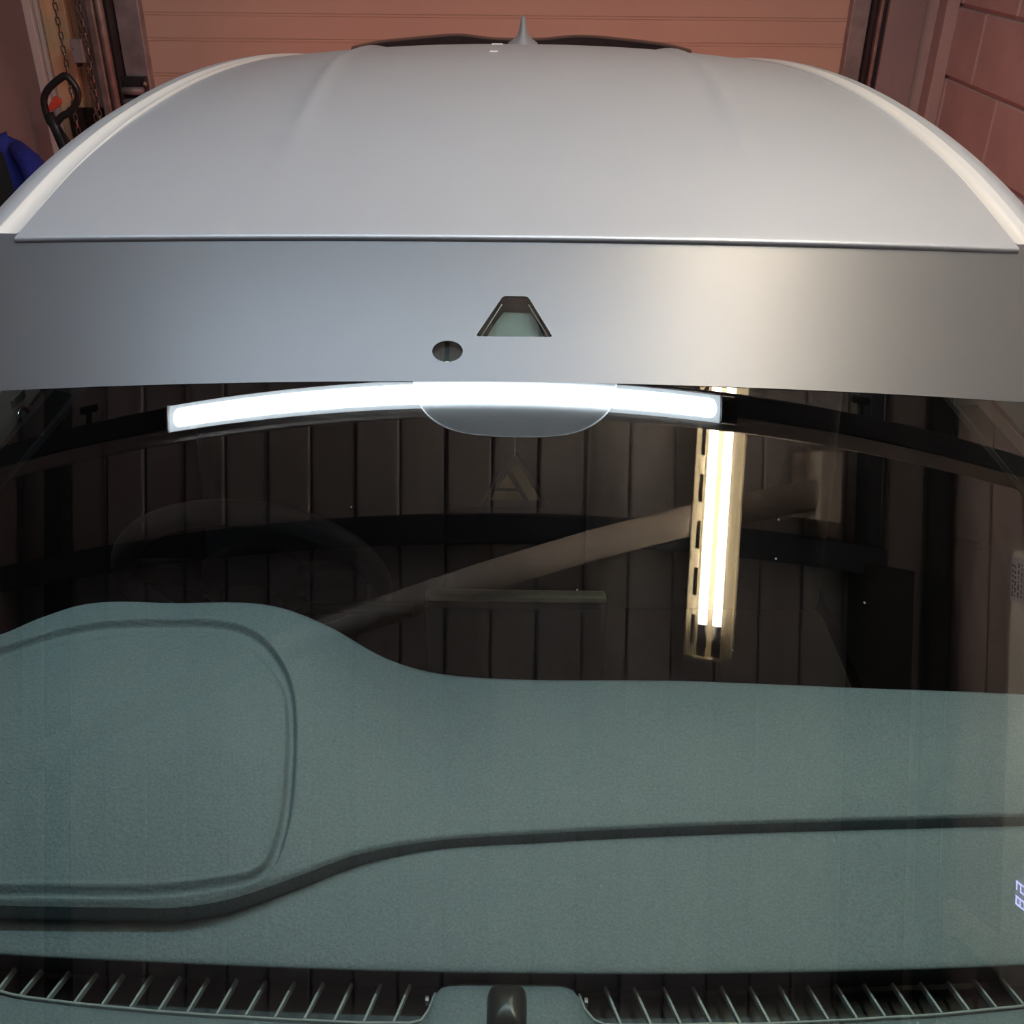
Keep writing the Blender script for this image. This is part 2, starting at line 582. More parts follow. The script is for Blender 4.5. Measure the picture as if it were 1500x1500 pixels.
for dy in (-.12, .12):
    boxo('fork', -1.24, -1.08, yh + dy * 1.2 - .05, yh + dy * 1.2 + .05, .07, .13, 'red', pt, .01)
for dy in (-.05, .05):
    tubeo('wheel', [(-1.24, yh + dy - .02, .09), (-1.24, yh + dy + .02, .09)], .09, 'rubber', pt, 20)

# blue jacket with an added peg to the left wall as its support ------------------------
jk = empty('jacket', (-1.57, 3.25, 0.2))
tag(jk, 'blue cloth jacket with a black panel, on a peg added to hold it at the mauve wall', 'jacket')
A = np.zeros((40, 49, 3))
for i in range(40):
    s = i / 39
    z = 1.085 - s * .80
    for j in range(49):
        a = 2 * pi * j / 48
        wx = .14 * min(1, (s * 7) ** .45 if s > 0 else 0) + .03 * s
        wy = .09 * min(1, (s * 6) ** .5 if s > 0 else 0) + .03 * s
        fold = 1 + .10 * sin(6 * a + 3 * s) * min(1, s * 3) + .05 * sin(11 * a - 5 * s) * min(1, s * 4)
        A[i, j] = (-1.565 + wx * cos(a) * fold + .015 * sin(5 * s), 3.25 + wy * sin(a) * fold, z - .05 * max(0, cos(a)) * (1 - s) - .012 * sin(4 * a) * (1 - s))
grid_mesh('cloth_body', A, 'blue', jk)
bm = bmesh.new()
tube(bm, [(-1.575, 3.19, 1.045), (-1.57, 3.155, 1.01), (-1.565, 3.14, .94), (-1.56, 3.135, .85), (-1.56, 3.13, .75)], [.012, .026, .033, .036, .03], 10)
obj('black_panel', bm, 'blue_dark', jk, True)
bm = bmesh.new()
tube(bm, [(-1.53, 3.2, 1.06), (-1.475, 3.16, 1.03), (-1.445, 3.14, .97), (-1.43, 3.13, .88), (-1.42, 3.13, .72)], [.02, .034, .04, .043, .04], 10)
obj('sleeve', bm, 'blue', jk, True)
tubeo('added_peg', [(-1.752, 3.25, 1.03), (-1.57, 3.25, 1.06)], .012, 'steel_dark', jk)  # support added so the jacket does not float off the wall

# ------------------------------------------------------------ overhead steelwork (mirrored in the glass)
bB = empty('cross_beam', (0, .94, 2.58))
tag(bB, 'long dark steel beam across the bay carrying the cool white lamp', 'beam')
boxo('channel', LX, RX, .930, .978, 2.56, 2.63, 'beam_dark', bB, bevel=.004)
boxo('flange', LX, RX, .897, .929, 2.565, 2.585, 'brace', bB, bevel=.003)
for xb in (.945, -1.21):
    e = empty('beam_clamp', (xb, 1.0, 2.6))
    tag(e, 'small dark T-shaped bolt on the long steel beam near the ' + ('black ceiling duct' if xb > 0 else 'mauve left wall'), 'bolt', 'bolts on the steel beam')
    tubeo('stem', [(xb, .975, 2.60), (xb, 1.012, 2.60)], .008, 'steel_dark', e)
    tubeo('head', [(xb - .025, 1.016, 2.60), (xb + .025, 1.016, 2.60)], .009, 'steel_dark', e)
b2 = tag(boxo('purlin', LX, 1.20, .618, .690, 2.88, 2.99, 'beam_dark', None, .004), 'dark steel purlin across the ceiling sheets behind the diagonal pipe', 'beam')
b3 = empty('ceiling_rail', (1.16, .9, 2.95))
tag(b3, 'narrow dark steel rail along the ceiling with a bright cable', 'beam')
boxo('rail', 1.135, 1.20, .69, 2.6, 2.90, 2.99, 'beam_dark', b3, .004)
tubeo('cable', [(1.175, .64, 2.89), (1.178, 1.0, 2.893), (1.18, 1.6, 2.893)], .003, 'chrome', b3, 6)
tag(boxo('ceiling_duct', 1.115, 1.29, -1.2, .648, 2.86, 2.99, 'gloss_black', None, .006), 'wide black duct box under the ceiling near the block wall', 'duct')

bR = empty('brace_pipe', (0, .57, 2.80))
tag(bR, 'diagonal primer grey steel pipe under the ceiling sheets', 'pipe')
pa, pb = Vector((.93, .80, 2.80)), Vector((-1.68, .145, 2.80))
tubeo('pipe', [pa, pb], .036, 'brace', bR, 20)
boxo('end_plate', .905, .975, .735, .90, 2.755, 2.99, 'brace', bR, .004)
boxo('gusset', .965, 1.03, .70, .95, 2.90, 2.99, 'brace', bR, .004)

# cool white LED batten under the beam
lb = empty('led_batten_offscreen', (-.20, .95, 2.55))
tag(lb, 'bright cool white linear lamp under the long dark steel beam', 'lamp')
LXa, LXb = -.930, .530


def half_round(name, xa, xb, yc, zc, ry, rz, material, parent, endr=0):
    k = 14
    ends = [endr * (1 - cos(pi / 2 * i / 8)) for i in range(9)] if endr else [0]
    xx_ = [xa + e for e in ends] + [xa + (xb - xa) * i / 10 for i in range(1, 10)] + [xb - e for e in reversed(ends)]
    A = np.zeros((len(xx_), k + 1, 3))
    for i, xx in enumerate(xx_):
        d = min(xx - xa, xb - xx)
        f = math.sqrt(max(.0001, 1 - (1 - d / endr) ** 2)) if endr and d < endr else 1.0
        # skewed along its length to fit the lamp's reflected ends in the image
        yy = yc - .010 * (xx - LXa) / (LXb - LXa)
        for j in range(k + 1):
            a = pi + pi * j / k
            A[i, j] = (xx, yy + cos(a) * ry * f, zc + sin(a) * rz * f)
    return grid_mesh(name, A, material, parent)


half_round('diffuser_offscreen', LXa, LXb, .950, 2.555, .029, .004, 'led_body', lb)
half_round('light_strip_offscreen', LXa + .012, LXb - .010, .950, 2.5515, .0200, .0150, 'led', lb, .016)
boxo('spine', LXa, LXb, .920, .972, 2.5545, 2.562, 'white_pvc', lb)
boxo('end_cap', LXb, LXb + .045, .910, .968, 2.538, 2.562, 'black', lb, .004)
boxo('end_cap', LXa - .006, LXa, .920, .980, 2.540, 2.562, 'white_pvc', lb, .002)

# warm twin-tube fluorescent fittings with slotted reflectors
def fitting(ox, oy, label):
    fl = empty('fluorescent_fitting_offscreen', (ox, oy, 2.700))
    tag(fl, label, 'lamp')
    rot = Matrix.Translation((ox, oy, 0)) @ Matrix.Rotation(R(-2.4), 4, 'Z')
    LEN = 1.55
    slots = [(.03 + .105 * i, .03 + .105 * i + .062) for i in range(14)]

    def fbox(name, x0, x1, y0, y1, z0, z1, mt_, bevel=0):
        return boxo(name, x0, x1, y0, y1, z0, z1, mt_, fl, bevel, rot)

    fbox('spine', -.040, .022, -.002, LEN, 2.710, 2.750, 'cream', .003)
    # reflector: strips left and right with slot openings beside each tube
    for side, (xa, xs0, xs1, xb) in enumerate(((-.072, -.058, -.046, -.044), (.022, .023, .031, .066))):
        bm = bmesh.new()
        box(bm, xa, xs0, 0, LEN, 2.702, 2.706, rot)
        box(bm, xs1, xb, 0, LEN, 2.702, 2.706, rot)
        y = 0
        for (a, b) in slots:
            box(bm, xs0, xs1, y, a, 2.702, 2.706, rot)
            y = b
        box(bm, xs0, xs1, y, LEN, 2.702, 2.706, rot)
        obj('reflector', bm, 'cream', fl)
    fbox('reflector_lip', .064, .070, 0, LEN, 2.698, 2.706, 'cream')
    fbox('reflector_lip', -.074, -.070, 0, LEN, 2.698, 2.706, 'cream')
    fbox('end_plate', -.05, .03, -.004, 0, 2.662, 2.750, 'cream')
    for xt in (-.031, .011):
        a, b = rot @ Vector((xt, .075, 2.677)), rot @ Vector((xt, LEN - .05, 2.677))
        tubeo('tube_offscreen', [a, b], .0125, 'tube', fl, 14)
        a2 = rot @ Vector((xt, .005, 2.677))
        tubeo('tube_end', [a2, a], .0128, 'tube_end', fl, 14)
    for yy in (.12, 1.2):
        a = rot @ Vector((-.01, yy, 2.750))
        tubeo('hanger', [a, (a.x, a.y, CZ + .01)], .004, 'steel', fl, 6)


fitting(.561, .396, 'cream slotted twin tube fluorescent fitting beside the diagonal pipe')

# wall air conditioner on the block wall
ac = empty('air_conditioner', (1.4, .3, 2.12))
tag(ac, 'glossy white air conditioner high on the mauve block wall', 'air conditioner')
ya, yb = -.17, .752
prof = [(1.50, 2.42)]
for i in range(9):
    a = pi / 2 + pi / 2 * i / 8
    prof.append((1.335 + .035 * cos(a), 2.385 + .035 * sin(a)))
prof += [(1.297, 2.30), (1.298, 2.22), (1.31, 2.18), (1.35, 2.14), (1.42, 2.125), (1.50, 2.125)]
bm = bmesh.new()
rows = []
for yy, k in ((ya, .97), (ya + .012, 1), (yb - .012, 1), (yb, .97)):
    rows.append([bm.verts.new((1.5 + (px - 1.5) * k, yy, 2.27 + (pz - 2.27) * k)) for px, pz in prof])
for a, b in zip(rows[:-1], rows[1:]):
    for j in range(len(prof) - 1):
        bm.faces.new((a[j], a[j + 1], b[j + 1], b[j]))
bm.faces.new(rows[0])
bm.faces.new(rows[-1])
obj('body', bm, 'ac', ac, True, bevel=.006)
boxo('louvre', 1.315, 1.40, ya + .05, yb - .05, 2.118, 2.132, 'ac_dark', ac, .003)
# rating sticker with short lines of print, near the far end
boxo('sticker', 1.2955, 1.2965, .64, .735, 2.29, 2.392, 'sticker', ac)
for i, zz in enumerate((2.385, 2.375, 2.362, 2.349, 2.336, 2.322, 2.309)):
    random.seed(i)
    y = .65
    while y < .72:
        l = random.uniform(.004, .012)
        boxo('print_mark', 1.2950, 1.2957, y, min(.728, y + l), zz - .003, zz + .003, 'ink', ac)
        y += l + .004
# two-digit display
for k, y0 in enumerate((.052, .022)):
    segs = {'a': (0, .018, .032, .035), 'b': (.0, .003, .018, .035), 'c': (0, .003, 0, .018), 'd': (0, .018, 0, .003), 'e': (.015, .018, 0, .018), 'f': (.015, .018, .018, .035), 'g': (0, .018, .016, .019)}
    for sgm in ('afgcde' if k == 0 else 'abcdefg'):
        y1, y2, z1, z2 = segs[sgm]
        boxo('digit_segment', 1.2955, 1.2975, y0 + y1, y0 + y2, 2.295 + z1, 2.295 + z2, 'digit', ac)
tr_ = empty('pipe_trunking', (1.47, -.23, 2.4))
tag(tr_, 'beige pipe trunking on the block wall at the end of the white air conditioner', 'trunking')
poly_prism('cover', [(1.44, -.16, 2.40), (1.44, -.19, 2.83), (1.44, -.25, 2.84), (1.44, -.235, 2.40)], (.06, 0, 0), 'duct', tr_, .005)
boxo('elbow_cap', 1.43, 1.50, -.262, -.178, 2.825, 2.87, 'duct', tr_, .006)

# =================================================================== CAR
car = empty('car', (0, 1.1, 0))
tag(car, 'silver hatchback with black dash and a satin grey strip across its windscreen', 'car')

# ---------- windscreen surface
AL, Y0, H0, KX, KZ = R(30), .955, .300, .20, .05


def glass(x, t, off=0.0):
    """point on the windscreen; off lifts it along the normal"""
    n = Vector((0, -sin(AL), cos(AL)))
    return Vector((x, Y0 + KX * x * x - cos(AL) * t, CAMZ - H0 - KZ * x * x - sin(AL) * t)) + n * off


def hw(t):
    return .535 + .20 * t


T0, T1 = -.030, .83
A = np.zeros((91, 81, 3))
for i in range(91):
    t = T0 + (T1 - T0) * i / 90
    for j in range(81):
        A[i, j] = glass((2 * j / 80 - 1) * hw(t), t)
ws = grid_mesh('windscreen', A, 'glass', car)

# sun strip: cut in the flat (x,t) sheet, openings bisected out, then laid on the glass
TRAP = [(-.0105, .039), (.0125, .039), (.0355, .0865), (-.0345, .0865)]
ELL = [(-.0595 + .0138 * cos(2 * pi * i / 28), .104 + .012 * sin(2 * pi * i / 28)) for i in range(28)]


def tlow(x):
    return .137 + .119 * x * x


bm = bmesh.new()
nx, nt_ = 120, 30
gr = [[bm.verts.new(((2 * j / nx - 1), i / nt_, 0)) for j in range(nx + 1)] for i in range(nt_ + 1)]
for row in gr:
    for v in row:
        X = v.co.x * .55
        t = -.030 + (tlow(X) + .030) * v.co.y
        v.co = Vector((X, t, 0))
for i in range(nt_):
    for j in range(nx):
        bm.faces.new((gr[i][j], gr[i + 1][j], gr[i + 1][j + 1], gr[i][j + 1]))


def cut(bm, poly):
    cx = sum(p[0] for p in poly) / len(poly)
    cy = sum(p[1] for p in poly) / len(poly)
    rad = max(math.hypot(p[0] - cx, p[1] - cy) for p in poly) + .02
    for i in range(len(poly)):
        p, q = Vector((*poly[i], 0)), Vector((*poly[(i + 1) % len(poly)], 0))
        n = Vector((q.y - p.y, p.x - q.x, 0)).normalized()
        fs = [f for f in bm.faces if math.hypot(f.calc_center_median().x - cx, f.calc_center_median().y - cy) < rad]
        g = set(fs)
        for f in fs:
            g.update(f.edges)
            g.update(f.verts)
        bmesh.ops.bisect_plane(bm, geom=list(g), plane_co=p, plane_no=n, dist=1e-7)

    def inside(c):
        sg = None
        for i in range(len(poly)):
            p, q = poly[i], poly[(i + 1) % len(poly)]
            k = (q[0] - p[0]) * (c.y - p[1]) - (q[1] - p[1]) * (c.x - p[0])
            if sg is None: sg = k > 0
            elif (k > 0) != sg: return False
        return True
    bmesh.ops.delete(bm, geom=[f for f in bm.faces if inside(f.calc_center_median())], context='FACES')


def round_poly(poly, r, n=5):
    out = []
    L_ = len(poly)
    for i in range(L_):
        p0, p1, p2 = Vector(poly[i - 1]), Vector(poly[i]), Vector(poly[(i + 1) % L_])
        a, b = p1 + (p0 - p1).normalized() * r, p1 + (p2 - p1).normalized() * r
        for k in range(n + 1):
            s = k / n
            q = a * (1 - s) ** 2 + p1 * 2 * s * (1 - s) + b * s * s
            out.append((q.x, q.y))
    return out


TRAPr = round_poly(TRAP, .003, 3)
cut(bm, TRAPr)
cut(bm, ELL)
for v in bm.verts:
    v.co = glass(v.co.x, v.co.y, .0006)
strip = obj('sun_strip', bm, 'strip', ws, True)
tag(strip, 'satin grey vinyl strip with a camera window')

# camera shroud seen through the trapezoid opening: black funnel and grey floor
bm = bmesh.new()
top = [glass(x, t, -.006) for x, t in [(-.0145, .032), (.0165, .032), (.041, .093), (-.040, .093)]]
bot = [glass(x, t, -.030) for x, t in [(-.0075, .078), (.0125, .078), (.0290, .110), (-.0280, .110)]]
tv = [bm.verts.new(p) for p in top]
bv = [bm.verts.new(p) for p in bot]
for i in range(4):
    j = (i + 1) % 4
    bm.faces.new((tv[i], tv[j], bv[j], bv[i]))
obj('camera_shroud', bm, 'gloss_black', ws)
bm = bmesh.new()
vs = [bm.verts.new(glass(x, t, -.0135)) for x, t in [(-.0095, .0455), (.0150, .0455), (.0385, .0935), (-.0375, .0935)]]
bm.faces.new(vs)
sf = obj('shroud_floor', bm, 'shroud', ws)
for sx in (-1, 1):
    a = glass(.001 + sx * .0125, .045, -.004)
    b = glass(.001 + sx * .0325, .087, -.004)
    tubeo('shroud_edge', [a, b], .0006, 'slat', ws, 6)
# rain sensor behind the round opening
bm = bmesh.new()
vs = [bm.verts.new(glass(-.0595 + .017 * cos(2 * pi * i / 28), .104 + .015 * sin(2 * pi * i / 28), -.004)) for i in range(28)]
bm.faces.new(vs)
obj('rain_sensor', bm, 'gloss_black', ws)
bm = bmesh.new()
vs = [bm.verts.new(glass(-.0595 + a, .1125 + b, -.003)) for a, b in ((-.0015, 0), (.0015, 0), (.0015, .0012), (-.0015, .0012))]
bm.faces.new(vs)
obj('sensor_mark', bm, 'white_pvc', ws)

# half-moon film patch under the strip
prof = [(-.0885, .150), (-.083, .161), (-.074, .174), (-.062, .184), (-.045, .191), (-.02, .1945), (.003, .1952), (.03, .1945), (.052, .191), (.069, .183), (.080, .173), (.088, .161), (.092, .150)]


def patch(prof, off, name, material):
    bm = bmesh.new()
    px = [p[0] for p in prof]
    py = [p[1] for p in prof]
    n = 60
    rows = []
    for j in range(n + 1):
        X = px[0] + (px[-1] - px[0]) * j / n
        tb = float(spline(px, py, X))
        ta = tlow(X) - .004
        rows.append([bm.verts.new(glass(X, ta + (tb - ta) * i / 6, off)) for i in range(7)])
    for a, b in zip(rows[:-1], rows[1:]):
        for i in range(6):
            bm.faces.new((a[i], a[i + 1], b[i + 1], b[i]))
    return obj(name, bm, material, ws, True)


patch(prof, .0003, 'film_border', 'patch_edge')
pc = patch([((x_ - .002) * .985 + .002, .150 + (t - .150) * .955) for x_, t in prof], .0005, 'film_patch', 'patch')
tag(pc, 'half-moon blue-grey film below the strip')

# ---------- roof
RYs = [1.03, 1.235, 1.45, 1.71, 1.98, 2.26, 2.60, 2.75]
RXs = [.516, .520, .518, .507, .489, .470, .448, .436]
RZs = [1.4195, 1.448, 1.4655, 1.4725, 1.4645, 1.4405, 1.392, 1.365]
CYs = [.985, 1.235, 1.45, 1.71, 1.98, 2.26, 2.60, 2.75]
CZs = [1.4395, 1.471, 1.488, 1.4955, 1.4875, 1.4650, 1.418, 1.39]


def railx(y): return float(spline(RYs, RXs, y))


def railz(y): return float(spline(RYs, RZs, y))


def crownz(y): return float(spline(CYs, CZs, y))


def tedge(x): return -.035 + .045 * x * x


nr, nc = 110, 121
A = np.zeros((nr, nc, 3))
for j in range(nc):
    q = 2 * j / (nc - 1) - 1
    xf = q * .505
    pf = glass(xf, tedge(xf), .004)
    for i in range(nr):
        s = i / (nr - 1)
        y = pf.y + (2.60 - pf.y) * s
        xr = railx(y) - .011
        x = q * xr
        zc, zr = crownz(y), railz(y) - .001
        z = zr + (zc - zr) * (1 - abs(q) ** 2.2)
        # ease the panel down to the front edge
        zs0 = railz(pf.y) - .001
        zs0 += (crownz(pf.y) - zs0) * (1 - abs(q) ** 2.2)
        z += (pf.z - zs0) * (1 - float(sstep(0, .35, s)))
        # twin swages along the roof
        xc = .255 + .045 * min(1, max(0, (y - 1.05) / .8))
        fade = float(sstep(1.0, 1.6, y))
        z += .0055 * fade * math.exp(-((abs(x) - xc) / .012) ** 2)
        A[i, j] = (x, y, z)
# rolled front lip
lipn = 5
L_ = np.zeros((lipn, nc, 3))
for j in range(nc):
    p = A[0, j]
    for i in range(lipn):
        a = pi / 2 * (1 - i / (lipn - 1)) + 0
        # from underside up to the panel
        L_[i, j] = (p[0], p[1] - .004 * sin(a) - 0, p[2] - .0075 * (1 - cos(a)) if i < lipn - 1 else p[2])
        L_[i, j, 2] = p[2] - .0085 * (i == 0) - .0045 * (i == 1) - .0018 * (i == 2) - .0005 * (i == 3)
        L_[i, j, 1] = p[1] - (.0025, .0042, .004, .002, 0)[i]
roofA = np.concatenate([L_[:-1], A], 0)
roof = grid_mesh('roof_panel', roofA, 'paint', car)
# small silver pips near the tail of the roof and the tailgate shut line
tubeo('shut_line', [(x, 2.20, railz(2.2) - .0012 + (crownz(2.2) - railz(2.2)) * (1 - (abs(x) / (railx(2.2) - .011)) ** 2.2)) for x in np.linspace(-.36, .36, 40)], .0008, 'rubber', roof, 6)
for yy, l in ((2.185, .011), (1.93, .007)):
    zz = crownz(yy) + .0005
    boxo('roof_pip', -.046 - l, -.046 + l, yy - .006, yy + .006, zz - .004, zz + .0012, 'moulding', roof, .001)

# roof mouldings: shallow bright channel along each side, and the side frame beyond
ys = np.linspace(1.035, 2.6, 70)
for sx in (-1, 1):
    prof = [(-.012, -.004), (-.0115, .0015), (-.009, .002), (-.007, -.0005), (.0, -.0028), (.010, -.0012), (.0125, .0018), (.0150, .0022), (.017, .0)]
    A = np.zeros((len(ys), len(prof), 3))
    for i, y in enumerate(ys):
        for j, (dx, dz) in enumerate(prof):
            k = 1.0 - .45 * (i / len(ys))
            A[i, j] = (sx * (railx(y) + dx * k), y, railz(y) + dz + .001)
    o = grid_mesh('roof_moulding', A, 'moulding', car)
    prof = [(.0165, .0005), (.022, .0015), (.030, .000), (.042, -.006), (.054, -.016), (.064, -.030), (.070, -.048), (.074, -.075)]
    A = np.zeros((len(ys), len(prof), 3))
    for i, y in enumerate(ys):
        for j, (dx, dz) in enumerate(prof):
            A[i, j] = (sx * (railx(y) + dx), y, railz(y) + dz + .001)
    grid_mesh('roof_side_frame', A, 'paint', car)
    # screen pillar
    a = Vector((sx * .545, 1.05, 1.398))
    c = glass(sx * (hw(.80) + .03), .80)
    bm = bmesh.new()
    n = 16
    rows = []
    for i in range(n + 1):
        s = i / n
        t = -.02 + .83 * s
        p = glass(sx * (hw(t) + .004), t, .003)
        if i == 0: pass
        rows.append([bm.verts.new(p + Vector((sx * dx, dy, dz))) for dx, dy, dz in ((-.012, 0, -.02), (-.006, 0, -.002), (.004, .0, .004), (.03, .01, -.004), (.055, .035, -.03), (.05, .06, -.06))])
    for u, v in zip(rows[:-1], rows[1:]):
        for j in range(5):
            bm.faces.new((u[j], u[j + 1], v[j + 1], v[j]))
    obj('screen_pillar', bm, 'paint', car, True)

# antenna fin
bm = bmesh.new()
fy = 2.28
rows = []
hts = [0, .004, .010, .018, .030, .042, .050]
wid = [.033, .030, .020, .0115, .0075, .0055, .0045]
len_ = [.062, .060, .056, .050, .042, .034, .028]
zb = crownz(fy) - .003
for h, wd, ln in zip(hts, wid, len_):
    yc = fy + .9 * h
    rows.append([bm.verts.new((.004 + wd * cos(2 * pi * i / 24), yc + ln * sin(2 * pi * i / 24), zb + h + (0 if h else -.01))) for i in range(24)])
for a, b in zip(rows[:-1], rows[1:]):
    for i in range(24):
        bm.faces.new((a[i], a[(i + 1) % 24], b[(i + 1) % 24], b[i]))
bm.faces.new(rows[-1])
bm.faces.new(rows[0])
obj('antenna_fin', bm, 'paint', car, True)

# black rear spoiler with two raised humps
sx_ = np.linspace(-.40, .40, 61)
hump = spline([-.40, -.347, -.26, -.145, -.065, 0, .045, .135, .245, .35, .40], [1.415, 1.4265, 1.4365, 1.4455, 1.4385, 1.4375, 1.4385, 1.4455, 1.4385, 1.426, 1.415], sx_)
A = np.zeros((5, 61, 3))
for j in range(61):
    x, z = sx_[j], hump[j]
    yb_ = 2.56 + .1 * x * x
    A[:, j] = [(x, yb_ - .03, z - .05), (x, yb_ + .01, z - .012), (x, yb_ + .06, z), (x, yb_ + .10, z - .004), (x, yb_ + .10, z - .04)]
grid_mesh('rear_spoiler', A, 'gloss_black', car)

# tail of the car: hatch, rear window, tail lamps
bm = bmesh.new()
secs = [(2.58, .455, 1.38), (2.74, .50, 1.30), (2.90, .60, 1.05), (2.97, .72, .95)]
rows = []
for y, xw, z in secs:
    rows.append([bm.verts.new((xw * q, y - .06 * q * q, z)) for q in np.linspace(-1, 1, 13)])
for a, b in zip(rows[:-1], rows[1:]):
    for i in range(12):
        bm.faces.new((a[i], a[i + 1], b[i + 1], b[i]))
obj('rear_window', bm, 'gloss_black', car, True)

# lower body: lofted tub with bonnet, sides, tail (open cabin)
SB = [(-.95, .62, .62), (-.88, .74, .74), (-.70, .82, .82), (-.3, .865, .90), (.1, .875, .955), (.30, .875, .975)]
A = []
for y, xw, zt in SB:
    row = []
    for q in np.linspace(-1, 1, 25):
        row.append((q * xw * .93, y + .06 * q * q, zt - .06 * abs(q) ** 3.5))
    A.append(row)
bon = grid_mesh('bonnet', np.array(A), 'paint', car)
# cowl between bonnet and glass
A = np.zeros((4, 41, 3))
for j in range(41):
    q = 2 * j / 40 - 1
    g0 = glass(q * hw(.83), .83, -.002)
    g1 = Vector((q * .80, .275 + .06 * q * q, .965 - .06 * abs(q) ** 3.5))
    for i in range(4):
        s = i / 3
        A[i, j] = g0 * (1 - s) + g1 * s - Vector((0, 0, .012 * sin(pi * s)))
grid_mesh('cowl_panel', A, 'black', car)
body_ys = [-.95, -.88, -.7, -.3, .1, .30, .8, 1.4, 2.0, 2.5, 2.85, 2.97]
bwid = [.58, .69, .765, .82, .845, .86, .87, .875, .87, .85, .80, .72]
btop = [.56, .68, .76, .84, .895, .94, .965, .98, .99, .99, .975, .95]
for sx in (-1, 1):
    A = np.zeros((len(body_ys), 8, 3))
    for i, (y, xw, zt) in enumerate(zip(body_ys, bwid, btop)):
        zz = [zt, zt - .03, zt - .12, .70 if zt > .8 else zt - .16, .55 if zt > .72 else .42, .38, .26, .22]
        ww = [.93, .965, .985, 1, 1, .985, .96, .90]
        for j in range(8):
            A[i, j] = (sx * xw * ww[j], y, zz[j])
    grid_mesh('body_side', A, 'paint', car)
    # side window
    n = 24
    A = np.zeros((n, 2, 3))
    for i in range(n):
        y = .62 + (2.60 - .62) * i / (n - 1)
        yt = max(y, 1.05)
        zt = railz(yt) - .072
        if y < 1.05:
            g = glass(sx * .62, (Y0 + KX * .38 - y) / cos(AL))
            zt = min(zt, g.z - .03)
        xb_ = float(np.interp(y, body_ys, bwid)) * .93
        zb_ = float(np.interp(y, body_ys, btop))
        fz = max(0, min(1, (zt - zb_) / .42))
        A[i, 0] = (sx * xb_, y, zb_)
        A[i, 1] = (sx * (xb_ + (railx(yt) + .074 - xb_) * fz), y, zt)
    grid_mesh('side_window', A, 'side_glass', car)
    # inner door trim
    boxo('door_trim', sx * .765 - .035, sx * .765 + .035, .45, 2.45, .30, 1.0, 'seat', car, .01)
    # belt pillar with slot and guide ring
    xx = sx * .66
    pl = [(1.33, 1.20), (1.33, 1.105), (1.297, 1.125), (1.155, 1.108), (1.06, 1.092), (1.02, .95), (1.33, .93)]
    bpil = poly_prism('belt_pillar', [(xx + sx * .0, 1.211, 1.172), (xx, 1.30, 1.135), (xx, 1.300, 1.126), (xx, 1.160, 1.108), (xx, 1.03, 1.085), (xx, 1.10, 1.165)] if sx < 0 else [(xx, 1.30, 1.18), (xx, 1.30, 1.13), (xx, 1.205, 1.126), (xx, 1.17, 1.13), (xx, 1.17, 1.18)], (sx * .02, 0, 0), 'pale_trim', car, .002)
    if sx < 0:
        boxo('belt_slot', xx + .0005, xx + .003, 1.214, 1.252, 1.139, 1.150, 'shroud', bpil)
        tubeo('guide_ring', [(xx + .008, 1.222 + .013 * cos(a), 1.126 + .009 * sin(a)) for a in np.linspace(-.3, pi + .3, 12)], .003, 'chrome', bpil, 6)
    # dark belt webbing running down across it
    A = np.zeros((8, 2, 3))
    for i in range(8):
        s = i / 7
        A[i, 0] = (sx * (.640 - .02 * s), 1.30 - .36 * s, 1.128 + .010 * s if sx < 0 else 1.122 + .02 * s)
        A[i, 1] = (sx * (.630 - .02 * s), 1.33 - .36 * s, 1.108 + .004 * s if sx < 0 else 1.105 + .012 * s)
    grid_mesh('seat_belt', A, 'rubber', car)
    # lamps
    bm = bmesh.new()
    box(bm, sx * .64 - .09, sx * .64 + .09, 2.90, 2.975, .82, 1.00)
    obj('tail_lamp', bm, 'tail', car, bevel=.02)
boxo('tailgate', -.70, .70, 2.86, 2.95, .45, .96, 'paint', car, .03)
boxo('rear_bumper', -.74, .74, 2.86, 3.02, .22, .50, 'paint', car, .04)
boxo('front_bumper', -.62, .62, -1.0, -.9, .22, .58, 'paint', car, .04)
boxo('floor_pan', -.80, .80, -.85, 2.9, .20, .26, 'rubber', car)
boxo('bulkhead', -.78, .78, .26, .30, .26, .94, 'rubber', car)
boxo('parcel_shelf', -.60, .60, 2.25, 2.86, .88, .92, 'seat', car)
# headliner
A = np.zeros((12, 13, 3))
for i in range(12):
    y = 1.06 + 1.5 * i / 11
    for j in range(13):
        q = 2 * j / 12 - 1
        A[i, j] = (q * (railx(y) + .04), y, railz(y) - .05 + .02 * (1 - q * q))
grid_mesh('headliner', A, 'head', car)
# wheels
for sx in (-1, 1):
    for yw in (-.35, 2.25):
        we = bpy.data.objects.new('wheel', None)
        C.objects.link(we)
        we.parent = car
        we.matrix_parent_inverse = Matrix.Translation((0, -1.1, 0))
        tl = [(sx * .82 + sx * .07 * a, b) for a, b in ((-1, .20), (-1, .29), (-.8, .31), (.8, .31), (1, .29), (1, .20))]
        A = np.zeros((33, 6, 3))
        for i in range(33):
            a = 2 * pi * i / 32
            for j, (xw, rr) in enumerate(tl):
                A[i, j] = (xw, yw + rr * cos(a), .31 + rr * sin(a))
        for nm, arr, mt_ in (('tyre', A, 'tyre'),):
            o = grid_mesh(nm, arr, mt_)
            o.parent = we
            o.matrix_parent_inverse = Matrix.Translation((0, -1.1, 0)) if False else Matrix.Identity(4)
        bm = bmesh.new()
        tube(bm, [(sx * .86, yw, .31), (sx * .88, yw, .31)], [.20, .19], 32)
        o = obj('rim', bm, 'steel')
        o.parent = we

